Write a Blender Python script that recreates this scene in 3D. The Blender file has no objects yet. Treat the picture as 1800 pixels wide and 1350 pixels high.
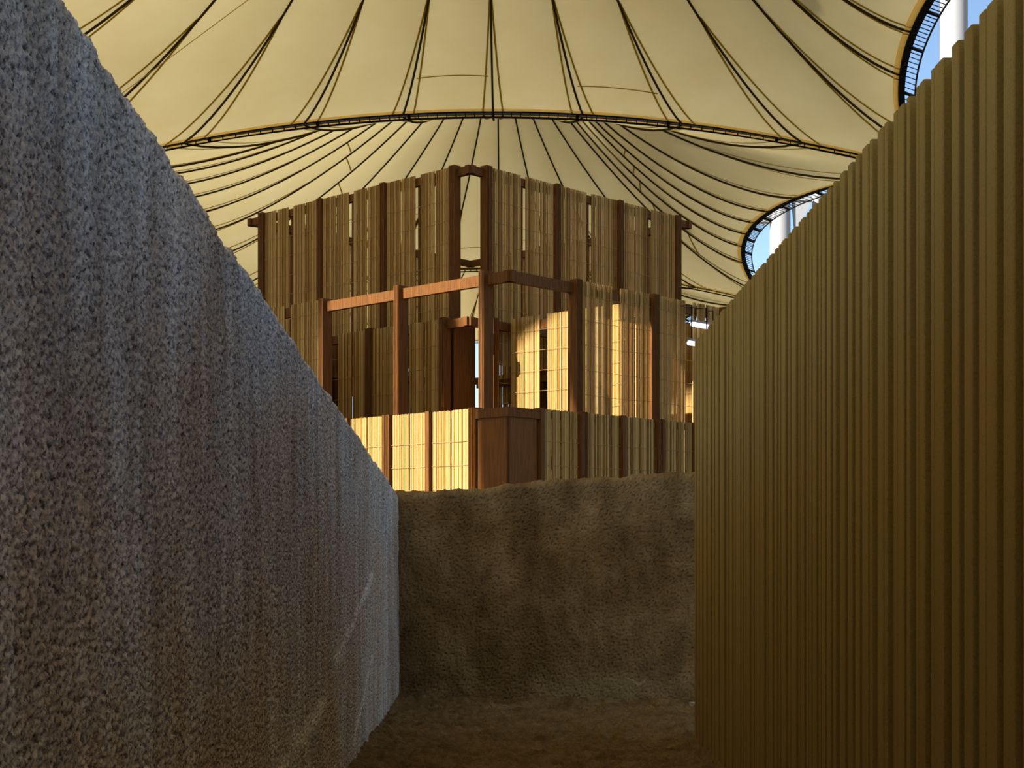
import bpy, math, random
import numpy as np
from mathutils import Vector, Matrix

R = math.radians
scene = bpy.context.scene
col = scene.collection
random.seed(7)
rng = np.random.default_rng(11)

# ------------------------------------------------------------------ camera
EYE = 1.53
cam_d = bpy.data.cameras.new('camera')
cam = bpy.data.objects.new('camera', cam_d)
col.objects.link(cam)
cam.location = (0, 0, EYE)
cam.rotation_euler = (R(90), 0, 0)
cam_d.sensor_width = 36
cam_d.lens = 52
cam_d.shift_y = 0.15
cam_d.clip_end = 3000
scene.camera = cam

# ------------------------------------------------------------------ sky, sun, exposure
SUN_EL = R(38)
SUN_H = Vector((-0.848, -0.530)).normalized()        # horizontal direction towards the sun
SUN_V = Vector((SUN_H.x * math.cos(SUN_EL), SUN_H.y * math.cos(SUN_EL), math.sin(SUN_EL)))
world = bpy.data.worlds.new('sky')
scene.world = world
world.use_nodes = True
wt = world.node_tree
wt.nodes.clear()
w_out = wt.nodes.new('ShaderNodeOutputWorld')
w_bg = wt.nodes.new('ShaderNodeBackground')
w_sky = wt.nodes.new('ShaderNodeTexSky')
w_sky.sky_type = 'NISHITA'
w_sky.sun_disc = False
w_sky.sun_elevation = SUN_EL
w_sky.sun_rotation = math.atan2(SUN_V.x, SUN_V.y)
w_sky.air_density = 1.0
w_sky.dust_density = 0.15
w_sky.ozone_density = 2.5
w_bg.inputs['Strength'].default_value = 0.20
wt.links.new(w_sky.outputs[0], w_bg.inputs[0])
wt.links.new(w_bg.outputs[0], w_out.inputs[0])

sun_d = bpy.data.lights.new('sun', 'SUN')
sun_d.energy = 17.0
sun_d.angle = R(0.53)
sun_d.color = (1.0, 0.93, 0.82)
sun = bpy.data.objects.new('sun', sun_d)
col.objects.link(sun)
sun.rotation_euler = (-SUN_V).to_track_quat('-Z', 'Y').to_euler()
sun.location = (-60, -30, 60)

vs = scene.view_settings
vs.view_transform = 'Standard'
vs.look = 'None'
vs.exposure = 0.0
vs.gamma = 1.0
vs.use_curve_mapping = False
scene.cycles.max_bounces = 8
scene.cycles.diffuse_bounces = 5
scene.cycles.transparent_max_bounces = 8

# ------------------------------------------------------------------ material helper
class NB:
    def __init__(self, name):
        self.m = bpy.data.materials.new(name)
        self.m.use_nodes = True
        self.t = self.m.node_tree
        self.t.nodes.clear()
        self.out = self.t.nodes.new('ShaderNodeOutputMaterial')
    def n(self, kind, **kw):
        nd = self.t.nodes.new('ShaderNode' + kind)
        for k, v in kw.items():
            setattr(nd, k, v)
        return nd
    def link(self, a, b):
        self.t.links.new(a, b)
    def put(self, sock, v):
        if hasattr(v, 'is_output'):
            self.link(v, sock)
        else:
            if hasattr(sock.default_value, '__len__') and not hasattr(v, '__len__'):
                v = (v, v, v)
            if hasattr(sock.default_value, '__len__') and len(sock.default_value) == 4 and len(v) == 3:
                v = (*v, 1)
            sock.default_value = v
    def math(self, op, a, b=0.0, clamp=False):
        nd = self.n('Math', operation=op, use_clamp=clamp)
        self.put(nd.inputs[0], a)
        self.put(nd.inputs[1], b)
        return nd.outputs[0]
    def pos(self, scale=(1, 1, 1), obj=True):
        tc = self.n('TexCoord')
        mp = self.n('Mapping')
        mp.inputs['Scale'].default_value = scale
        self.link(tc.outputs['Object'], mp.inputs[0])
        return mp.outputs[0]
    def noise(self, vec, scale=1.0, detail=4.0, rough=0.55, dist=0.0):
        nd = self.n('TexNoise')
        self.link(vec, nd.inputs['Vector'])
        nd.inputs['Scale'].default_value = scale
        nd.inputs['Detail'].default_value = detail
        nd.inputs['Roughness'].default_value = rough
        nd.inputs['Distortion'].default_value = dist
        return nd.outputs[0]
    def ramp(self, fac, stops):
        nd = self.n('ValToRGB')
        el = nd.color_ramp.elements
        while len(el) < len(stops):
            el.new(0.5)
        for e, (p, c) in zip(el, stops):
            e.position = p
            e.color = (*c, 1) if len(c) == 3 else c
        self.link(fac, nd.inputs[0])
        return nd.outputs[0]
    def mix(self, fac, a, b, mode='MIX'):
        nd = self.n('Mix', data_type='RGBA', blend_type=mode)
        self.put(nd.inputs[0], fac)
        self.put(nd.inputs[6], a)
        self.put(nd.inputs[7], b)
        return nd.outputs[2]
    def bump(self, h, strength=0.5, dist=0.01):
        nd = self.n('Bump')
        nd.inputs['Strength'].default_value = strength
        nd.inputs['Distance'].default_value = dist
        self.link(h, nd.inputs['Height'])
        return nd.outputs[0]
    def principled(self, color, rough=0.8, normal=None, spec=0.3, metal=0.0):
        p = self.n('BsdfPrincipled')
        self.put(p.inputs['Base Color'], color)
        self.put(p.inputs['Roughness'], rough)
        self.put(p.inputs['Metallic'], metal)
        p.inputs['Specular IOR Level'].default_value = spec
        if normal is not None:
            self.link(normal, p.inputs['Normal'])
        return p.outputs[0]
    def done(self, sh):
        self.link(sh, self.out.inputs[0])
        return self.m

def g3(v):
    return (v, v, v)

def segment_mask(b, px, pz, a, c, w):
    """0..1 mask of a scrape along the segment a-c on the wall plane (along, height)."""
    dx, dz = c[0] - a[0], c[1] - a[1]
    L2 = dx * dx + dz * dz
    rx = b.math('SUBTRACT', px, a[0])
    rz = b.math('SUBTRACT', pz, a[1])
    t = b.math('DIVIDE', b.math('ADD', b.math('MULTIPLY', rx, dx), b.math('MULTIPLY', rz, dz)), L2, clamp=True)
    ex = b.math('SUBTRACT', rx, b.math('MULTIPLY', t, dx))
    ez = b.math('SUBTRACT', rz, b.math('MULTIPLY', t, dz))
    d = b.math('SQRT', b.math('ADD', b.math('MULTIPLY', ex, ex), b.math('MULTIPLY', ez, ez)))
    return b.math('SUBTRACT', 1.0, b.math('DIVIDE', d, w), clamp=True)

def mat_plaster_grey():
    b = NB('grey_roughcast_plaster')
    p = b.pos()
    streak = b.noise(b.pos((1, 4.5, 0.6)), 1.5, 7, 0.62)
    patch = b.noise(p, 0.9, 5, 0.6)
    grain = b.noise(b.pos((1, 1, 0.7)), 75, 5, 0.7)
    c = b.ramp(streak, [(0.28, (0.43, 0.345, 0.275)), (0.5, (0.65, 0.575, 0.505)), (0.72, (0.88, 0.84, 0.80))])
    warm = b.ramp(patch, [(0.38, (1.0, 0.88, 0.76)), (0.6, (1, 1, 1))])
    c = b.mix(1.0, c, warm, 'MULTIPLY')
    pit = b.ramp(grain, [(0.38, g3(0.22)), (0.5, g3(1.0))])
    c = b.mix(1.0, c, pit, 'MULTIPLY')
    # pale scrapes rubbed into the plaster
    sp = b.n('SeparateXYZ')
    b.link(p, sp.inputs[0])
    wob = b.noise(p, 3.0, 3, 0.6)
    pz = b.math('ADD', sp.outputs[2], b.math('MULTIPLY', b.math('SUBTRACT', wob, 0.5), 0.16))
    m = segment_mask(b, sp.outputs[1], pz, (11.3, 1.24), (8.9, 0.78), 0.06)
    m2 = segment_mask(b, sp.outputs[1], pz, (8.4, 0.62), (6.7, 0.44), 0.07)
    m3 = segment_mask(b, sp.outputs[1], pz, (11.2, 0.62), (9.9, 0.15), 0.045)
    mm = b.math('MAXIMUM', b.math('MAXIMUM', m, m2), m3)
    br = b.ramp(b.noise(b.pos((1, 1, 1)), 9, 4, 0.7), [(0.36, g3(0)), (0.52, g3(1))])
    mm = b.math('MULTIPLY', b.math('MULTIPLY', mm, br), 1.5, clamp=True)
    c = b.mix(mm, c, (0.88, 0.80, 0.70))
    h = b.noise(b.pos((1, 1, 0.8)), 150, 4, 0.7)
    return b.done(b.principled(c, 0.95, b.bump(h, 0.55, 0.006), 0.15))

def mat_plaster_mud():
    b = NB('brown_mud_plaster')
    p = b.pos()
    patch = b.noise(b.pos((1, 1, 0.8)), 2.4, 7, 0.62, 0.4)
    c = b.ramp(patch, [(0.30, (0.125, 0.080, 0.036)), (0.5, (0.22, 0.150, 0.074)), (0.70, (0.34, 0.25, 0.145))])
    stain = b.noise(b.pos((2.5, 1, 0.5)), 1.3, 4, 0.6)
    c = b.mix(1.0, c, b.ramp(stain, [(0.35, (0.78, 0.72, 0.62)), (0.6, (1.08, 1.04, 1.0))]), 'MULTIPLY')
    sp = b.n('SeparateXYZ')
    b.link(p, sp.inputs[0])
    wob = b.noise(p, 4.0, 3, 0.6)
    pz = b.math('ADD', sp.outputs[2], b.math('MULTIPLY', b.math('SUBTRACT', wob, 0.5), 0.25))
    rep = segment_mask(b, sp.outputs[0], pz, (0.35, 0.10), (1.05, 0.14), 0.20)
    c = b.mix(b.math('MULTIPLY', rep, 1.3, clamp=True), c, (0.27, 0.205, 0.10))
    cr1 = segment_mask(b, sp.outputs[0], pz, (1.08, 0.235), (1.16, 0.205), 0.016)
    cr2 = segment_mask(b, sp.outputs[0], pz, (1.16, 0.205), (1.22, 0.245), 0.016)
    c = b.mix(b.math('MULTIPLY', b.math('MAXIMUM', cr1, cr2), 1.6, clamp=True), c, (0.42, 0.34, 0.22))
    h = b.noise(p, 70, 5, 0.7)
    return b.done(b.principled(c, 0.95, b.bump(h, 0.6, 0.008), 0.15))

def mat_sand():
    b = NB('brown_sand')
    p = b.pos()
    c = b.ramp(b.noise(p, 3.2, 7, 0.65), [(0.3, (0.17, 0.112, 0.050)), (0.7, (0.36, 0.25, 0.13))])
    c = b.mix(1.0, c, b.ramp(b.noise(p, 90, 3, 0.7), [(0.3, g3(0.62)), (0.6, g3(1.1))]), 'MULTIPLY')
    return b.done(b.principled(c, 0.95, b.bump(b.noise(p, 60, 5, 0.75), 1.0, 0.02), 0.05))

def mat_paving():
    b = NB('pale_paving')
    c = b.ramp(b.noise(b.pos(), 0.4, 5, 0.6), [(0.3, (0.22, 0.19, 0.15)), (0.7, (0.28, 0.25, 0.20))])
    return b.done(b.principled(c, 0.9, None, 0.2))

def mat_tan():
    b = NB('tan_ribbed_board')
    p = b.pos()
    c = b.ramp(b.noise(b.pos((6, 6, 0.5)), 1.2, 4, 0.6), [(0.3, (0.235, 0.154, 0.040)), (0.7, (0.288, 0.194, 0.058))])
    sp = b.noise(p, 130, 3, 0.6)
    c = b.mix(1.0, c, b.ramp(sp, [(0.3, g3(0.80)), (0.55, g3(1.04))]), 'MULTIPLY')
    return b.done(b.principled(c, 0.85, b.bump(sp, 0.35, 0.003), 0.2))

def mat_wood(name, dark, light):
    b = NB(name)
    g = b.noise(b.pos((26, 26, 1.6)), 1.5, 5, 0.6, 0.4)
    c = b.ramp(g, [(0.3, dark), (0.7, light)])
    return b.done(b.principled(c, 0.7, b.bump(g, 0.25, 0.002), 0.12))

def mat_reed():
    b = NB('woven_palm_reed')
    a = b.n('Attribute', attribute_name='tone')
    oi = b.n('ObjectInfo')
    p = b.n('TexCoord').outputs['Object']
    off = b.n('VectorMath', operation='ADD')
    b.link(p, off.inputs[0])
    sc = b.n('VectorMath', operation='SCALE')
    b.link(oi.outputs['Location'], sc.inputs[0])
    sc.inputs['Scale'].default_value = 3.7
    b.link(sc.outputs[0], off.inputs[1])
    mp = b.n('Mapping')
    mp.inputs['Scale'].default_value = (9, 3, 0.8)
    b.link(off.outputs[0], mp.inputs[0])
    n1 = b.noise(mp.outputs[0], 3.0, 5, 0.65)
    tone = b.math('ADD', b.math('MULTIPLY', a.outputs['Fac'], 0.75), b.math('MULTIPLY', n1, 0.55))
    c = b.ramp(tone, [(0.15, (0.13, 0.055, 0.006)), (0.50, (0.39, 0.208, 0.036)), (0.92, (0.68, 0.49, 0.19))])
    d = b.principled(c, 0.6, None, 0.25)
    tr = b.n('BsdfTranslucent')
    b.put(tr.inputs[0], b.mix(1.0, c, (1.0, 0.80, 0.45), 'MULTIPLY'))
    mx = b.n('MixShader')
    mx.inputs[0].default_value = 0.42
    b.link(d, mx.inputs[1])
    b.link(tr.outputs[0], mx.inputs[2])
    return b.done(mx.outputs[0])

def mat_fabric():
    b = NB('cream_tent_fabric')
    n1 = b.noise(b.pos((0.25, 0.25, 0.25)), 1.0, 6, 0.65)
    c = b.ramp(n1, [(0.3, (0.64, 0.52, 0.26)), (0.7, (0.70, 0.59, 0.32))])
    ct = b.ramp(n1, [(0.3, (0.86, 0.71, 0.33)), (0.7, (0.92, 0.79, 0.41))])
    d = b.n('BsdfDiffuse')
    b.put(d.inputs[0], c)
    tr = b.n('BsdfTranslucent')
    b.put(tr.inputs[0], ct)
    mx = b.n('MixShader')
    mx.inputs[0].default_value = 0.12
    b.link(d.outputs[0], mx.inputs[1])
    b.link(tr.outputs[0], mx.inputs[2])
    return b.done(mx.outputs[0])

def mat_tape(name='olive_seam_tape', c0=(0.50, 0.37, 0.03), c1=(0.58, 0.45, 0.05), fac=0.6):
    b = NB(name)
    n1 = b.noise(b.pos(), 2.0, 3, 0.6)
    c = b.ramp(n1, [(0.3, c0), (0.7, c1)])
    d = b.n('BsdfDiffuse')
    b.put(d.inputs[0], c)
    tr = b.n('BsdfTranslucent')
    b.put(tr.inputs[0], c)
    mx = b.n('MixShader')
    mx.inputs[0].default_value = fac
    b.link(d.outputs[0], mx.inputs[1])
    b.link(tr.outputs[0], mx.inputs[2])
    return b.done(mx.outputs[0])

def mat_plain(name, c, rough=0.6, metal=0.0, spec=0.3, var=0.12):
    b = NB(name)
    n1 = b.noise(b.pos(), 6, 4, 0.6)
    cc = b.ramp(n1, [(0.3, tuple(x * (1 - var) for x in c)), (0.7, tuple(min(1, x * (1 + var)) for x in c))])
    return b.done(b.principled(cc, rough, None, spec, metal))

def mat_bright_bar():
    b = NB('white_glow')
    e = b.n('Emission')
    e.inputs[0].default_value = (0.9, 0.96, 1, 1)
    e.inputs[1].default_value = 2.2
    return b.done(e.outputs[0])

M = dict(
    grey=mat_plaster_grey(), mud=mat_plaster_mud(), sand=mat_sand(), paving=mat_paving(), tan=mat_tan(),
    wood=mat_wood('red_brown_timber', (0.072, 0.026, 0.006), (0.155, 0.062, 0.014)),
    ply=mat_wood('orange_brown_plywood', (0.10, 0.037, 0.008), (0.18, 0.070, 0.016)),
    reed=mat_reed(), fabric=mat_fabric(),
    cord=mat_plain('pale_weft_cord', (0.34, 0.23, 0.10), 0.9, spec=0.05),
    cable=mat_plain('dark_brown_cable', (0.040, 0.027, 0.010), 0.95, spec=0.02),
    tape=mat_tape(), hem=mat_tape('yellow_edge_hem', (0.93, 0.80, 0.50), (0.97, 0.86, 0.58), 0.9),
    rim=mat_plain('black_edge_rim', (0.010, 0.010, 0.010), 0.95, spec=0.02),
    white=mat_plain('white_painted_steel', (0.27, 0.275, 0.29), 0.6, spec=0.1, var=0.03),
    stone=mat_plain('pale_stone', (0.50, 0.48, 0.45), 0.8),
    lamp=mat_bright_bar(),
)

# ------------------------------------------------------------------ mesh helpers
def mesh_obj(name, V, F, mat, parent=None, smooth=False, tone=None):
    me = bpy.data.meshes.new(name)
    me.from_pydata([tuple(v) for v in V], [], F)
    if tone is not None:
        at = me.attributes.new('tone', 'FLOAT', 'FACE')
        at.data.foreach_set('value', tone)
    if smooth:
        me.polygons.foreach_set('use_smooth', [True] * len(me.polygons))
    me.materials.append(mat)
    o = bpy.data.objects.new(name, me)
    col.objects.link(o)
    if parent is not None:
        adopt(o, parent)
    return o

ROOTLOC = {}
def adopt(o, parent):
    o.parent = parent
    if parent.name in ROOTLOC:
        o.matrix_parent_inverse = Matrix.Translation(-ROOTLOC[parent.name])

def root(name, loc, label, cat, group=None):
    e = bpy.data.objects.new(name, None)
    col.objects.link(e)
    e.location = loc
    e.empty_display_size = 0.3
    ROOTLOC[e.name] = Vector(loc)
    tag(e, label, cat, group)
    return e

def tag(o, label, cat=None, group=None, kind=None):
    o['label'] = label
    if cat:
        o['category'] = cat
    if group:
        o['group'] = group
    if kind:
        o['kind'] = kind
    return o

class MB:
    """Collects boxes, tubes and sweeps into one mesh."""
    def __init__(self):
        self.V, self.F = [], []
    def box(self, o, a, b, c):
        """Box from corner o spanned by the vectors a, b, c."""
        o, a, b, c = Vector(o), Vector(a), Vector(b), Vector(c)
        k = len(self.V)
        self.V += [o, o + a, o + a + b, o + b, o + c, o + a + c, o + a + b + c, o + b + c]
        if a.cross(b).dot(c) > 0:
            q = [(0, 3, 2, 1), (4, 5, 6, 7), (0, 1, 5, 4), (1, 2, 6, 5), (2, 3, 7, 6), (3, 0, 4, 7)]
        else:
            q = [(0, 1, 2, 3), (4, 7, 6, 5), (0, 4, 5, 1), (1, 5, 6, 2), (2, 6, 7, 3), (3, 7, 4, 0)]
        self.F += [tuple(k + i for i in f) for f in q]
    def prism(self, poly, z0, z1):
        """Vertical prism over a counter-clockwise polygon."""
        k, n = len(self.V), len(poly)
        self.V += [Vector((p[0], p[1], z0)) for p in poly] + [Vector((p[0], p[1], z1)) for p in poly]
        for i in range(n):
            j = (i + 1) % n
            self.F.append((k + i, k + j, k + n + j, k + n + i))
        self.F.append(tuple(k + n + i for i in range(n)))
        self.F.append(tuple(k + i for i in reversed(range(n))))
    def sweep(self, pts, section):
        """section: list of (side, up) offsets, or a list of such lists, one per point."""
        pts = [Vector(p) for p in pts]
        k = len(self.V)
        per = section if isinstance(section[0][0], (list, tuple)) else None
        n = len(section[0]) if per else len(section)
        for i, p in enumerate(pts):
            t = (pts[min(i + 1, len(pts) - 1)] - pts[max(i - 1, 0)]).normalized()
            s = t.cross(Vector((0, 0, 1)))
            if s.length < 1e-4:
                s = Vector((1, 0, 0))
            s.normalize()
            u = s.cross(t)
            for (a, b) in (per[i] if per else section):
                self.V.append(p + s * a + u * b)
        for i in range(len(pts) - 1):
            for j in range(n):
                j2 = (j + 1) % n
                self.F.append((k + i * n + j, k + i * n + j2, k + (i + 1) * n + j2, k + (i + 1) * n + j))
        self.F.append(tuple(k + j for j in reversed(range(n))))
        self.F.append(tuple(k + (len(pts) - 1) * n + j for j in range(n)))
    def tube(self, pts, r, n=6):
        self.sweep(pts, [(r * math.cos(2 * math.pi * j / n), r * math.sin(2 * math.pi * j / n)) for j in range(n)])
    def build(self, name, mat, parent=None, smooth=False):
        return mesh_obj(name, self.V, self.F, mat, parent, smooth)

# gradient noise on numpy arrays
def perlin(x, y, seed=0):
    r = np.random.default_rng(seed)
    perm = r.permutation(512)
    ang = r.random(512) * 2 * np.pi
    gx, gy = np.cos(ang), np.sin(ang)
    xi, yi = np.floor(x).astype(int), np.floor(y).astype(int)
    xf, yf = x - xi, y - yi
    def h(a, b):
        return perm[(perm[a & 511] + b) & 511]
    def d(a, b, dx, dy):
        k = h(a, b)
        return gx[k] * dx + gy[k] * dy
    u, v = xf * xf * xf * (xf * (xf * 6 - 15) + 10), yf * yf * yf * (yf * (yf * 6 - 15) + 10)
    a = d(xi, yi, xf, yf)
    b = d(xi + 1, yi, xf - 1, yf)
    c = d(xi, yi + 1, xf, yf - 1)
    e = d(xi + 1, yi + 1, xf - 1, yf - 1)
    return (a * (1 - u) + b * u) * (1 - v) + (c * (1 - u) + e * u) * v

def fbm(x, y, octv=3, seed=0):
    s, amp, f = 0, 1.0, 1.0
    for i in range(octv):
        s = s + amp * perlin(x * f, y * f, seed + i)
        amp *= 0.5
        f *= 2.03
    return s

def grid_obj(name, P, mat, smooth=True):
    """P: array (rows, cols, 3)."""
    nr, nc = P.shape[:2]
    idx = np.arange(nr * nc).reshape(nr, nc)
    q = np.stack([idx[:-1, :-1], idx[:-1, 1:], idx[1:, 1:], idx[1:, :-1]], -1).reshape(-1, 4)
    me = bpy.data.meshes.new(name)
    me.vertices.add(nr * nc)
    me.vertices.foreach_set('co', P.reshape(-1).astype(np.float32))
    me.loops.add(q.size)
    me.loops.foreach_set('vertex_index', q.reshape(-1).astype(np.int32))
    me.polygons.add(len(q))
    me.polygons.foreach_set('loop_start', np.arange(0, q.size, 4, dtype=np.int32))
    me.polygons.foreach_set('loop_total', np.full(len(q), 4, dtype=np.int32))
    me.polygons.foreach_set('use_smooth', np.full(len(q), smooth))
    me.update(calc_edges=True)
    me.materials.append(mat)
    o = bpy.data.objects.new(name, me)
    col.objects.link(o)
    return o

# ------------------------------------------------------------------ the setting
# ground: wide pale paving, sand strip in the alley
def build_ground():
    b = MB()
    S = 900
    b.box((-S, -S, -0.30), (2 * S, 0, 0), (0, 2 * S, 0), (0, 0, 0.12))
    g = b.build('ground', M['paving'])
    tag(g, 'pale paved ground stretching away under the tents', kind='structure')
    ys = np.concatenate([np.arange(-10, 9, 0.12), np.arange(9, 15.2, 0.014)])
    xs = np.arange(-1.35, 1.75, 0.016)
    X, Y = np.meshgrid(xs, ys)
    Z = 0.022 * fbm(X * 2.2, Y * 2.2, 3, 3) + 0.075 * np.abs(fbm(X * 4, Y * 6, 3, 9)) + 0.045 * fbm(X * 13, Y * 19, 3, 14)
    bank = np.exp(-((X + 1.06) / 0.12) ** 2) * 0.03 + np.exp(-((X - 1.36) / 0.12) ** 2) * 0.02 + np.exp(-((Y - 13.8) / 0.15) ** 2) * 0.03
    f = grid_obj('floor', np.stack([X, Y, Z + bank - 0.01], -1), M['sand'])
    tag(f, 'trodden dark brown sand between the plaster walls', kind='structure')
    # fine apron below the sand so that it is not a floating sheet
build_ground()

def rough_wall(name, a, b_, us, top_fn, thick, mat, rows, seed, amp=1.0, fine=1.0):
    """Wall from a to b_ (plan points), face on the left-hand normal side given by n."""
    a, b_ = np.array(a, float), np.array(b_, float)
    d = (b_ - a)
    L = np.hypot(*d)
    d /= L
    n = np.array([d[1], -d[0]])           # visible side
    us = np.asarray(us)
    top = top_fn(us)
    top = top + 0.020 * fbm(us * 2.1, us * 0 + 3.3, 3, seed + 5) + 0.022 * fbm(us * 9, us * 0 + 7.7, 3, seed + 6)
    prof = []                              # (height fraction, extra height, inward offset)
    zs = np.linspace(0, 1, rows)
    rad = 0.07 if thick < 0.41 else 0.04
    cols = []
    for z in zs:
        cols.append((z * (top - rad) - 0.06 * (1 - z), np.zeros_like(us), 1.0, 0.0))
    for k in range(1, 9):
        t = k / 8 * math.pi / 2
        cols.append((top - rad + rad * math.sin(t), np.full_like(us, -(rad - rad * math.cos(t))), math.cos(t), math.sin(t)))
    for k in range(1, 26):
        cols.append((top.copy(), np.full_like(us, -(rad + (thick - 2 * rad) * k / 25)), 0.0, 1.0))
    cols.append((top - 0.05, np.full_like(us, -thick), -1.0, 0.0))
    cols.append((np.full_like(us, -0.06), np.full_like(us, -thick), -1.0, 0.0))
    Z = np.stack([c[0] for c in cols])
    OFF = np.stack([c[1] for c in cols])
    NN = np.array([c[2] for c in cols])[:, None]
    NZ = np.array([c[3] for c in cols])[:, None]
    U = np.broadcast_to(us, Z.shape)
    W = Z - OFF                              # unrolled height
    low = 0.010 * fbm(U * 0.7, W * 0.9, 3, seed)
    mid = 0.006 * fbm(U * 5, W * 3.6, 3, seed + 1)
    skew = U * 1.0 - W * 0.35
    f1 = perlin(skew * 60, W * 44, seed + 2)
    f2 = perlin(skew * 115, W * 88, seed + 3)
    pits = -0.050 * np.clip(f1 * 0.85 + f2 * 0.55 - 0.06, 0, 1)
    crumb = 0.010 * f2
    D = amp * (low + mid) + fine * (pits + crumb)
    D[-1] = 0
    D[-2] = 0
    O = OFF + D * NN
    ZZ = Z + D * NZ
    P = np.stack([a[0] + d[0] * U + n[0] * O, a[1] + d[1] * U + n[1] * O, ZZ], -1)
    return grid_obj(name, P, mat)

def build_walls():
    ys = [-10.0]
    while ys[-1] < 2.5:
        ys.append(ys[-1] + 0.06)
    while ys[-1] < 14.3:
        ys.append(ys[-1] + 0.00145 * ys[-1])
    us = np.array(ys) + 10.0
    w = rough_wall('wall_left', (-1.06, -10.0), (-1.06, 14.3), us, lambda u: 2.81 - 0.0852 * (np.maximum(u - 10.0, 0) - 3.53), 0.42,
                   M['grey'], 600, 21, 1.0, 1.0)
    tag(w, 'tall grey roughcast plaster wall along the left side, its top sloping down', kind='structure')
    us = np.concatenate([np.arange(0, 3.1, 0.008), np.arange(3.1, 4.6, 0.04)])
    def top(u):
        return np.interp(u, [0, 0.25, 0.9, 1.3, 2.7, 4.6], [1.955, 1.965, 2.00, 2.045, 2.135, 2.19])
    w = rough_wall('wall_back', (-1.22, 13.87), (3.3, 13.47), us, top, 0.40, M['mud'], 260, 55, 2.2, 1.0)
    tag(w, 'low brown mud plaster wall closing the alley in front of the pavilion', kind='structure')
build_walls()

# ribbed fence on the right
def build_fence():
    fx = lambda y: 1.283 + 0.0079 * y
    Y = lambda px: 3335.8 / (px - 920.5)
    H = 3.0
    rt = root('ribbed_fence', (1.36, 6.0, 0.0), 'tall tan fence of upright ribs along the right side', 'fence')
    b = MB()
    yn, yf = -10.0, Y(1221)
    b.box((fx(yn) + 0.055, yn, -0.05), (fx(yf) - fx(yn), yf - yn, 0), (0.05, 0, 0), (0, 0, H - 0.012 + 0.05))
    b.build('backing_board', M['tan'], rt)
    px = [1221, 1225.5, 1230, 1236.7, 1244, 1252, 1257, 1265.5, 1276.7, 1281.7, 1289.4, 1293, 1303, 1308, 1312, 1320.5, 1326.7, 1336, 1347,
          1351, 1361, 1368, 1373, 1385, 1391, 1403, 1407, 1417, 1422, 1428, 1438.5, 1444, 1453, 1464, 1476, 1490, 1503, 1515, 1528, 1542, 1554,
          1570, 1578, 1593, 1609.5, 1615.5, 1636, 1642, 1672, 1694, 1720, 1734, 1763, 1797]
    frac = {1464: .32, 1528: .3, 1554: .3, 1593: .3, 1542: .8, 1570: .85, 1609.5: .8, 1636: .85, 1578: .62, 1615.5: .42, 1642: .5,
            1515: .75, 1720: .85, 1326.7: .8, 1293: .75, 1391: .6}
    edges = []
    for a, c in zip(px[:-1], px[1:]):
        edges.append((Y(a), Y(a + (c - a) * frac.get(a, 0.55))))
    y = Y(1797)
    while y > 0.3:
        wd = random.choice([0.05, 0.07, 0.08, 0.10])
        edges.append((y, y - wd))
        y -= wd + random.choice([0.03, 0.05, 0.06])
    for (yf_, yn_) in edges:
        w = yf_ - yn_
        c = min(0.006, w * 0.22)
        x = fx((yf_ + yn_) / 2)
        b = MB()
        poly = [(x + 0.06, yn_), (x + 0.06, yf_), (x + c, yf_), (x, yf_ - c), (x, yn_ + c * 0.6), (x + c * 0.6, yn_)]
        b.prism(poly[::1], -0.05, H)
        o = b.build('rib', M['tan'], rt)
build_fence()

# small pale stone lying behind the fence end
def build_stone():
    b = MB()
    b.prism([(1.66, 13.10), (1.95, 13.10), (1.95, 13.36), (1.60, 13.38)], -0.05, 0.045)
    o = b.build('stone_block', M['stone'])
    tag(o, 'small pale stone on the sand behind the fence end', 'stone')
build_stone()

# ------------------------------------------------------------------ tents
HALF, Z_COR, Z_TOP, R_TOP = 22.5, 21.0, 34.5, 2.4
OPEN, JOINED = (5.2, 22.6), (0.22, 23.95)      # (inward bow, mid height) of a free edge and of an edge laced to its neighbour
NG = 30
PROF = 1.55

def boundary(cx, cy, free=(), notch=None):
    """Plan outline of a tent as polar samples (angle, radius, height); free: sides with a deep scallop
    (0 right, 1 far, 2 left, 3 near); notch: (side, table y, table x) for an edge of its own."""
    pts = []
    for k in range(4):
        bow, zm = OPEN if k in free else JOINED
        for u in np.linspace(-1, 1, 241)[:-1]:
            along, out = u * HALF, HALF - bow * (1 - u * u)
            z = Z_COR + (zm - Z_COR) * (1 - u * u)
            p = [(out, along), (-along, out), (-out, -along), (along, -out)][k]
            if notch is not None and k == notch[0]:
                p = (np.interp(p[1] + cy, notch[1], notch[2]) - cx, p[1])
            pts.append((p[0], p[1], z))
    pts = np.array(pts)
    th = np.arctan2(pts[:, 1], pts[:, 0])
    o = np.argsort(th)
    th, rr, zz = th[o], np.hypot(pts[:, 0], pts[:, 1])[o], pts[:, 2][o]
    th = np.concatenate([th - 2 * np.pi, th, th + 2 * np.pi])
    return th, np.tile(rr, 3), np.tile(zz, 3)

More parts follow.
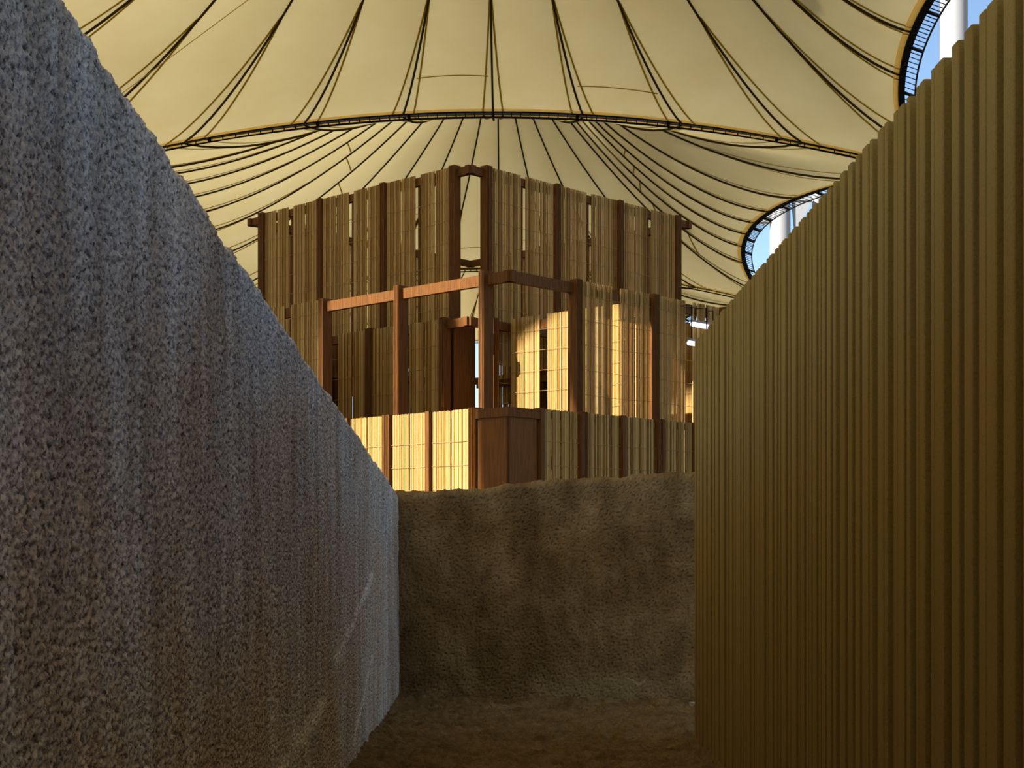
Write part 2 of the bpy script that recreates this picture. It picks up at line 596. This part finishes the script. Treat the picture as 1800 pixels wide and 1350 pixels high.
class Tent:
    def __init__(self, cx, cy, label, detail, free=(), notch=None, cross=()):
        self.cx, self.cy = cx, cy
        self.nu = 16 if notch else 6
        self.free = free
        self.B = boundary(cx, cy, free, notch)
        self.rt = root('tent_canopy', (cx, cy, 0), label, 'tent', 'tent canopies')
        for i in range(NG):
            self.gore(i)
        b = MB()
        b.tube([(cx + R_TOP * math.cos(a), cy + R_TOP * math.sin(a), Z_TOP) for a in np.linspace(0, 2 * math.pi, 33)], 0.12, 8)
        b.build('top_ring', M['rim'], self.rt, True)
        for k in range(4):
            self.rim(k, detail)
        if detail:
            for i in range(NG):
                self.cable(i)
                for s in (-1, 1):
                    self.tape(i, s)
            for (i, rho) in cross:
                self.cross(i, rho)
    def at(self, th, rho, drop=0.0):
        rb = np.interp(th, self.B[0], self.B[1])
        zb = np.interp(th, self.B[0], self.B[2])
        r = R_TOP + (rb - R_TOP) * rho
        i = (th - self.t0) / (2 * math.pi / NG)
        u = i - math.floor(i + 1e-9)
        sag = 0.32 * 4 * u * (1 - u) * rho * (1 - rho) * (r / 10)
        z = zb + (Z_TOP - zb) * max(0.0, 1 - rho) ** PROF + sag - drop
        return Vector((self.cx + r * math.cos(th), self.cy + r * math.sin(th), z))
    t0 = math.pi / 2
    def ang(self, i):
        return self.t0 + i * 2 * math.pi / NG
    def gore(self, i):
        nu, nr = self.nu, 18
        V, F = [], []
        a0, a1 = self.ang(i), self.ang(i + 1)
        for j in range(nr + 1):
            rho = j / nr
            for k in range(nu + 1):
                th = a0 + (a1 - a0) * k / nu
                p = self.at(min(th, a1 - 1e-6) if k == nu else th, rho)
                V.append(p)
        for j in range(nr):
            for k in range(nu):
                q = j * (nu + 1) + k
                F.append((q, q + 1, q + nu + 2, q + nu + 1))
        mesh_obj('fabric_gore', V, F, M['fabric'], self.rt, True)
    def cable(self, i):
        b = MB()
        b.tube([self.at(self.ang(i) + 1e-7, j / 22, 0.07) for j in range(23)], 0.06, 5)
        b.build('radial_cable', M['cable'], self.rt, True)
    def tape(self, i, s):
        th = self.ang(i)
        rb = np.interp(th, self.B[0], self.B[1])
        pts = []
        for j in range(15):
            rho = 0.56 + 0.44 * j / 14
            off = 0.03 + 0.50 * (rb / 22.3) ** 2.2 * (j / 14)
            r = R_TOP + (rb - R_TOP) * rho
            pts.append(self.at(th + s * off / r, min(rho, 0.999), 0.03))
        b = MB()
        b.sweep(pts, [(-0.045, -0.012), (0.045, -0.012), (0.045, 0.012), (-0.045, 0.012)])
        b.build('seam_tape', M['tape'], self.rt)
    def cross(self, i, rho):
        a0, a1 = self.ang(i) + 0.01, self.ang(i + 1) - 0.01
        pts = [self.at(a0 + (a1 - a0) * k / 8, rho, 0.035) for k in range(9)]
        b = MB()
        b.sweep(pts, [(-0.045, -0.012), (0.045, -0.012), (0.045, 0.012), (-0.045, 0.012)])
        b.build('cross_seam', M['tape'], self.rt)
    def rim(self, k, detail):
        base = k * math.pi / 2
        n = 72
        inner, outer = [], []
        for j in range(n + 1):
            th = base - math.pi / 4 + (math.pi / 2) * j / n
            p = self.at(th, 1.0, 0.02)
            inner.append(p)
            w = (0.62 if k in self.free else 0.12) * min(1.0, min(j, n - j) / 5 + 0.15)
            nrm = Vector((math.cos(base), math.sin(base), 0))
            outer.append(p + nrm * w + Vector((0, 0, -0.22 if k in self.free else -0.24)))
        b = MB()
        bw, bh = (0.15, 0.08) if k in self.free else (0.06, 0.05)
        b.sweep(inner, [(-bw, -bh), (bw, -bh), (bw, bh), (-bw, bh)])
        b.build('edge_band', M['rim'], self.rt)
        if not detail:
            return
        b = MB()
        hem = []
        for j in range(1, n):
            th = base - math.pi / 4 + (math.pi / 2) * j / n
            rb = np.interp(th, self.B[0], self.B[1])
            hem.append(self.at(th, 1.0 - 0.30 / rb, 0.03))
        b.sweep(hem, [(-0.20, -0.008), (0.20, -0.008), (0.20, 0.008), (-0.20, 0.008)])
        b.build('edge_hem', M['hem'], self.rt)
        b = MB()
        b.tube(outer, 0.042, 5)
        b.build('edge_cable', M['rim'], self.rt, True)
        b = MB()
        for j in range(1, n):
            b.tube([inner[j], outer[j]], 0.022 if j % 9 else 0.08, 4)
        o = b.build('edge_lacing', M['rim'], self.rt)
        o['kind'] = 'stuff'

# unseen tent edges shaped so the sun reaches only chosen parts of the pavilion
NOTCH_R = (2, [-12, 4, 7.0, 7.5, 8.5, 10.3, 11.7, 12.2, 13.9, 14.3, 15.2, 33],
           [-23.5, -23.6, -24.6, -23.7, -22.2, -20.76, -18.5, -17.9, -18.0, -18.9, -23.3, -23.5])
NOTCH_L = (0, [-12, 4, 6.5, 7.5, 9.5, 10.8, 12.0, 12.5, 13.0, 13.4, 13.9, 14.1, 15.2, 15.8, 33],
           [-23.5, -23.7, -27.0, -27.8, -27.8, -26.9, -25.3, -24.6, -23.8, -22.6, -22.0, -20.9, -20.9, -23.3, -23.5])
def build_tents():
    t1 = Tent(-1, 55.5, 'nearest cream fabric canopy filling the top of the view, with olive seams fanning out', True, (0,), cross=[(0, .82), (28, .85)])
    b = MB()
    b.tube([(-19.6, 71.3, 22.35), (-6.0, 56.5, 25.1)], 0.018, 5)
    b.build('stay_cable', M['tape'], t1.rt)
    Tent(-1, 100.5, 'second cream fabric canopy beyond the nearest one, above the pavilion', True, (0,),
         cross=[(1, .62), (2, .56), (3, .52), (4, .47), (5, .42), (6, .40), (4, .62), (26, .60), (25, .55), (24, .50), (23, .47), (22, .42), (25, .72), (0, .8), (29, .75)])
    Tent(-1, 145.5, 'far cream fabric canopy glimpsed through the open pavilion corner', True, (0,))
    Tent(-1, 10.5, 'cream fabric canopy directly overhead, above the alley, its left edge shaped to let sun through', False, (0,), NOTCH_R)
    Tent(-46, 10.5, 'cream fabric canopy left of the one overhead, its right edge shaped to let sun through', False, (), NOTCH_L)
    Tent(-1, -34.5, 'cream fabric canopy behind the photographer', False, (0,))
    Tent(-46, -34.5, 'cream fabric canopy behind and left of the photographer', False)
    Tent(-46, 55.5, 'cream fabric canopy hidden left of the nearest one', False)
    Tent(-46, 100.5, 'cream fabric canopy hidden left of the second one', False)
build_tents()

def build_pylon(x, y, r, label, extra=False):
    rt = root('steel_pylon', (x, y, -0.18), label, 'pylon', 'white tent pylons')
    b = MB()
    zs = [-0.18, 10, 22, 34, 45]
    n = 28
    sec = [[(r * k * math.cos(2 * math.pi * j / n), r * k * math.sin(2 * math.pi * j / n)) for j in range(n)] for k in (1.25, 1.12, 1.0, 0.92, 0.8)]
    b.sweep([(x, y, z) for z in zs], sec)
    b.build('shaft', M['white'], rt, True)
    b = MB()
    b.prism([(x + 1.9 * r * math.cos(a), y + 1.9 * r * math.sin(a)) for a in np.linspace(0, 2 * math.pi, 13)[:-1]], -0.18, 0.35)
    b.build('base_plate', M['stone'], rt)
    b = MB()
    b.prism([(x + r * math.cos(a), y + r * math.sin(a)) for a in np.linspace(0, 2 * math.pi, 17)[:-1]], 44.9, 45.6)
    b.build('cap', M['white'], rt)
    if extra:
        b = MB()
        b.box((x - 4.2, y - 0.4, 27.7), (4.2, 0, 0), (0, 0.8, 0), (0, 0, 2.6))
        b.build('cross_beam', M['white'], rt)
        b = MB()
        b.box((x + r * .8, y - 0.3, 29.5), (1.9, 0, 0), (0, 0.6, 0), (0, 0, 0.35))
        b.build('cross_beam', M['white'], rt)
        b = MB()
        k = len(b.V)
        b.V += [Vector((x + 0.95, y - .2, 29.6)), Vector((x + 2.7, y - .2, 29.6)), Vector((x + 1.2, y - .2, 26.9)),
                Vector((x + 0.95, y + .2, 29.6)), Vector((x + 2.7, y + .2, 29.6)), Vector((x + 1.2, y + .2, 26.9))]
        b.F += [(0, 2, 1), (3, 4, 5), (0, 1, 4, 3), (1, 2, 5, 4), (2, 0, 3, 5)]
        b.build('gusset_plate', M['white'], rt)
build_pylon(23.3, 78, 0.74, 'white steel pylon beside the edge of the nearest canopy, top right')
build_pylon(22.3, 123, 0.88, 'thick white steel pylon with a cross beam in the gap right of the second canopy', True)
build_pylon(25.5, 123.6, 0.45, 'thinner white steel pylon right of the thick one in the canopy gap')

# ------------------------------------------------------------------ pavilion
ALPHA = R(46.6)
UL = Vector((-math.sin(ALPHA), math.cos(ALPHA), 0))
UR = Vector((math.cos(ALPHA), math.sin(ALPHA), 0))
UP = Vector((0, 0, 1))
GZ = -0.18
PITCH = 1.93

class Face:
    """A wall plane: origin corner, direction along it, outward normal."""
    def __init__(self, o, u, n):
        self.o, self.u, self.n = Vector((o[0], o[1], 0)), u, n
        self.rot = math.atan2(u.y, u.x)
    def P(self, t, d, z):
        return self.o + self.u * t + self.n * d + UP * z

CACHE = {}
def place(name, me, face, t, d, z, parent):
    o = bpy.data.objects.new(name, me)
    col.objects.link(o)
    o.location = face.P(t, d, z)
    o.rotation_euler = (0, 0, face.rot)
    adopt(o, parent)
    return o

def mesh_from(b, name, mat, tone=None):
    me = bpy.data.meshes.new(name)
    me.from_pydata([tuple(v) for v in b.V], [], b.F)
    if tone is not None:
        at = me.attributes.new('tone', 'FLOAT', 'FACE')
        at.data.foreach_set('value', tone)
    me.materials.append(mat)
    return me

def post_mesh(w, dep, h, lam):
    key = ('post', round(w, 3), round(dep, 3), round(h, 2), lam)
    if key not in CACHE:
        b = MB()
        if lam:
            g = 0.030
            b.box((-w / 2, -dep / 2 + g, 0), (w, 0, 0), (0, dep - 2 * g, 0), (0, 0, h - 0.006))
            bw = w / lam
            for k in range(lam):
                b.box((-w / 2 + k * bw + 0.0001, -dep / 2, 0), (bw * 0.52, 0, 0), (0, dep, 0), (0, 0, h))
        else:
            b.box((-w / 2, -dep / 2, 0), (w, 0, 0), (0, dep, 0), (0, 0, h))
        CACHE[key] = mesh_from(b, 'post', M['wood'])
    return CACHE[key]

def add_post(face, t, z1, parent, w=0.13, dep=0.18, z0=GZ, lam=4, d=0.04):
    return place('post', post_mesh(w, dep, z1 - z0, lam), face, t, d - dep / 2, z0, parent)

def strip_mesh(w, h, var, gap=0.22):
    w, h = round(w, 2), round(h, 2)
    key = ('strip', w, h, var, gap)
    if key not in CACHE:
        r = random.Random(hash((w, h, var)) & 0xffff)
        b, tone = MB(), []
        x = -w / 2 + 0.004
        while x < w / 2 - 0.012:
            rw = r.uniform(0.009, 0.017)
            dy = r.uniform(-0.004, 0.004)
            tilt = r.uniform(-0.003, 0.003)
            k = len(b.V)
            top = h + r.uniform(-0.005, 0.005)
            th = 0.006
            b.V += [Vector(v) for v in [(x, dy - th, 0), (x + rw, dy - th, 0), (x + rw, dy + th, 0), (x, dy + th, 0)]]
            b.V += [Vector(v) for v in [(x + tilt, dy - th, top), (x + rw + tilt, dy - th, top), (x + rw + tilt, dy + th, top), (x + tilt, dy + th, top)]]
            b.F += [tuple(k + i for i in f) for f in [(0, 1, 5, 4), (1, 2, 6, 5), (2, 3, 7, 6), (3, 0, 4, 7), (4, 5, 6, 7)]]
            tone += [r.random()] * 5
            x += rw + (r.uniform(0.0, 2 * gap) * 0.013 if r.random() > 0.08 else 0.014)
        CACHE[key] = mesh_from(b, 'woven_strip', M['reed'], tone)
    return CACHE[key]

def add_strip(face, t0, t1, z0, z1, parent, d=-0.03, gap=0.22):
    w = t1 - t0 - 0.012
    return place('woven_strip', strip_mesh(w, z1 - z0, random.randrange(3), gap), face, (t0 + t1) / 2, d, z0, parent)

def add_cords(face, t0, t1, zs, parent, d=-0.015, sag=0.02):
    b = MB()
    for z in zs:
        n = 6
        pts = []
        for k in range(n + 1):
            s = k / n
            pts.append(face.P(t0 + (t1 - t0) * s, d, z - sag * 4 * s * (1 - s)))
        b.tube(pts, 0.0038, 4)
    return b.build('weft_cords', M['cord'], parent)

def beam(face, t0, t1, zt, h=0.16, dep=0.10, d=-0.05, b=None):
    b = b or MB()
    b.box(face.P(t0, d, zt - h), face.u * (t1 - t0), -face.n * dep, UP * h)
    return b

def bay(face, t0, t1, z0, z1, parent, gap_w=0.17, n=2, cords=True, gap=0.22, skip=()):
    """n strips, a gap, n strips between the posts at t0 and t1."""
    w = (t1 - t0 - gap_w) / (2 * n)
    for k in range(n):
        if k not in skip:
            add_strip(face, t0 + k * w, t0 + (k + 1) * w, z0, z1, parent, gap=gap)
        if k + n not in skip:
            add_strip(face, t0 + n * w + gap_w + k * w, t0 + n * w + gap_w + (k + 1) * w, z0, z1, parent, gap=gap)
    if cords:
        zs = np.arange(z0 + 0.25, z1 - 0.2, 0.40)
        add_cords(face, t0, t1, zs, parent)

def build_pavilion():
    T0 = Vector((-0.758, 27.0, 0))              # near corner of the tower
    S, TZ = 6.8, 8.35
    cen = T0 + (UL + UR) * S / 2
    rt = root('timber_pavilion', (cen.x, cen.y, GZ), 'stepped timber pavilion with woven palm reed screens behind the low wall', 'pavilion')

    def part(name, b, label, mat='wood'):
        o = b.build(name, M[mat], rt)
        o['label'] = label
        return o

    # --- upper tower, four walls ---
    faces = [Face(T0, UL, -UR), Face(T0, UR, -UL),
             Face(T0 + UL * S, UR, UL), Face(T0 + UR * S, UL, UR)]
    b = MB()
    for f in faces:
        beam(f, -0.0, S, TZ, 0.15, 0.10, -0.05, b)
    tower = part('tower_frame', b, 'dark timber ring beam of the tall upper tower')
    for fi, f in enumerate(faces):
        beam(f, 0.35, S - 0.35, 5.35, 0.16, 0.10, -0.05).build('lower_beam', M['wood'], tower)
        for k in range(4):
            add_post(f, 0.47 + k * PITCH, TZ + 0.05, tower, 0.17 if k in (0, 3) else 0.14, 0.17, lam=5 if k in (0, 3) else 4)
        for k in range(3):
            a, c = 0.47 + k * PITCH + 0.08, 0.47 + (k + 1) * PITCH - 0.08
            bay(f, a, c, 4.75, TZ + 0.04, tower, 0.12, 2, cords=True, gap=0.42)
            place('batten', post_mesh(0.045, 0.04, TZ - 4.9, 0), f, (a + c) / 2 + 0.03, -0.10, 4.75, tower)

    # --- inner gallery screen around the tower base ---
    IZ = 5.50
    I0 = Vector((-0.775, 26.5, 0))
    IS = 7.5
    ifaces = [Face(I0, UL, -UR), Face(I0, UR, -UL), Face(I0 + UL * IS, UR, UL), Face(I0 + UR * IS, UL, UR)]
    b = MB()
    for f in ifaces:
        beam(f, 0, IS, IZ, 0.16, 0.10, -0.05, b)
    inner = part('inner_gallery_frame', b, 'timber beam of the inner screen around the tower base')
    for fi, f in enumerate(ifaces):
        beam(f, 0.5, IS - 0.5, 3.0, 0.12, 0.08, -0.06).build('lower_beam', M['wood'], inner)
        for k in range(4):
            add_post(f, 0.68 + k * (IS - 1.36) / 3, IZ + 0.04, inner, 0.15, 0.18)
        pt = (IS - 1.36) / 3
        for k in range(3):
            a, c = 0.68 + k * pt + 0.09, 0.68 + (k + 1) * pt - 0.09
            if fi == 1 and k == 0:
                add_cords(f, a, 1.05, np.arange(3.3, 5.2, 0.36), inner)
                continue
            bay(f, a, c, 0.4, IZ + 0.02, inner, 0.19, 2, gap=0.16)
    # plywood reveal just inside the near corner
    b = MB()
    b.box(ifaces[0].P(0.60, -0.20, GZ), -UL * 0.02, UR * 0.55, UP * (IZ - 0.02 - GZ))
    mesh_obj('reveal_board', b.V, b.F, M['ply'], inner)
    b = MB()
    b.box(ifaces[1].P(IS - 0.66, -0.08, GZ), UR * 0.62, UL * 0.02, UP * (IZ - 0.2 - GZ))
    mesh_obj('reveal_board', b.V, b.F, M['ply'], inner)

    # --- partition across the gallery ---
    p0 = ifaces[1].P(1.05, 0, 0)
    pf = Face(p0, -UL, -UR)
    b = beam(pf, -0.05, 3.15, IZ - 0.02, 0.16, 0.08, -0.05)
    partn = part('partition_frame', b, 'timber beam of the sunlit partition across the gallery')
    w = 0.355
    gaps = [(0, 2), (1, 2)]
    add_strip(pf, 0.02, 0.37, 0.4, IZ + 0.06, partn, gap=0.10)
    add_strip(pf, 0.37, 0.74, 0.4, IZ + 0.06, partn, gap=0.10)
    t = 0.92
    for k in range(5):
        add_strip(pf, t + k * w, t + (k + 1) * w, 0.4, IZ + 0.06, partn, gap=0.10)
    add_cords(pf, 0.0, 3.1, np.arange(3.45, 5.4, 0.37), partn, 0.0, 0.01)

    # --- second partition, further right ---
    pf2 = Face(Vector((-0.035, 22.6, 0)) + UR * 5.55, UL, -UR)
    b = beam(pf2, 0.05, 3.1, IZ - 0.02, 0.16, 0.08, -0.05)
    part2 = part('partition_frame', b, 'timber beam of the shaded partition behind the right-hand screen')
    for k in range(8):
        add_strip(pf2, 0.10 + k * 0.37, 0.47 + k * 0.37, 0.4, IZ - 0.04, part2, gap=0.10)
    add_cords(pf2, 0.1, 3.1, np.arange(3.45, 5.4, 0.37), part2, 0.0, 0.01)

    # --- outer gallery ---
    BZ = 5.63
    B0 = Vector((-0.035, 22.6, 0))
    fl, fr = Face(B0, UL, -UR), Face(B0, UR, -UL)
    b = MB()
    beam(fl, 0, 12.4, BZ, 0.17, 0.09, -0.05, b)
    beam(fr, 0, 10.4, BZ, 0.17, 0.09, -0.05, b)
    outer = part('outer_gallery_frame', b, 'timber rail along the top of the open outer gallery')
    for t in (0.585, 2.55, 4.50, 6.45, 8.40, 10.35, 12.3):
        add_post(fl, t, BZ + 0.05, outer, 0.13, 0.22, lam=4)
    for t in (1.60, 3.61, 5.62, 7.6, 9.6):
        add_post(fr, t, BZ + 0.05, outer, 0.15, 0.20, lam=5)
    for t in (4.50, 6.45, 8.40, 10.35):
        bay(fl, t + 0.09, t + 1.86, 0.4, BZ + 0.04, outer, 0.17, 2, gap=0.25)
    for t in (1.60, 3.61, 5.62, 7.6):
        bay(fr, t + 0.10, t + 1.90, 0.4, BZ + 0.04, outer, 0.18, 2, gap=0.75)

    # --- parapet ---
    CZ = 3.44
    C0 = Vector((-0.058, 21.6, 0))
    cl, cr = Face(C0, UL, -UR), Face(C0, UR, -UL)
    b = MB()
    beam(cl, 0.0, 8.4, CZ, 0.10, 0.10, -0.04, b)
    beam(cr, 0.0, 8.4, CZ, 0.10, 0.10, -0.04, b)
    para = part('parapet_frame', b, 'timber rail of the lowest screen just above the low wall')
    for f in (cl, cr):
        cap = MB()
        cap.box(f.P(-0.03 if f is cl else 0.0, 0.035, CZ - 0.14), f.u * 0.66, -f.n * 0.06, UP * 0.14)
        cap.build('corner_cap', M['wood'], para)
        bd = MB()
        bd.box(f.P(0.0, 0.0, GZ), f.u * 0.62, -f.n * 0.03, UP * (CZ - 0.14 - GZ))
        bd.build('corner_board', M['ply'], para)
        k = 0
        t = 0.72
        while t < 8.5:
            wide = k % 2 == (0 if f is cl else 1)
            add_post(f, t, CZ + 0.03, para, 0.17 if wide else 0.09, 0.16, lam=5 if wide else 0)
            t2 = t + PITCH / 2
            a, c = t + (0.10 if wide else 0.06), t2 - (0.06 if wide else 0.10)
            n = 2 if f is cl else 4
            ww = (c - a) / n
            for i in range(n):
                add_strip(f, a + i * ww, a + (i + 1) * ww, 0.3, CZ + 0.02, para, gap=0.10)
            add_cords(f, a - 0.05, c + 0.02, np.arange(1.9, 3.3, 0.36), para, -0.015, 0.004)
            t = t2
            k += 1
build_pavilion()

# glowing bars added for the bright white slots at the right-hand screen
def build_bright_bars():
    fr = Face(Vector((-0.035, 22.6, 0)), UR, -UL)
    for z, t0, t1, d, label in ((5.26, 4.55, 5.25, 0.08, 'upper, longer glowing white bar on the right-hand reed screen'),
                                (4.90, 4.30, 4.90, 0.19, 'lower, shorter glowing white bar on the right-hand reed screen')):
        rt = root('glowing_bar', fr.P((t0 + t1) / 2, d, z), label, 'lamp', 'glowing white bars')
        b = MB()
        b.tube([fr.P(t0, d, z), fr.P(t1, d, z)], 0.04, 10)
        b.build('tube', M['lamp'], rt, True)
        b = MB()
        b.box(fr.P(t0, d + 0.04, z + 0.04), UR * (t1 - t0), fr.n * -0.08, UP * 0.03)
        b.build('top_strip', M['white'], rt)
        for t in (t0 + 0.08, t1 - 0.08):
            b = MB()
            b.tube([fr.P(t, d, z + 0.05), fr.P(t, d, 5.56), fr.P(t, -0.05, 5.57)], 0.008, 6)
            b.build('hanger', M['rim'], rt)
build_bright_bars()
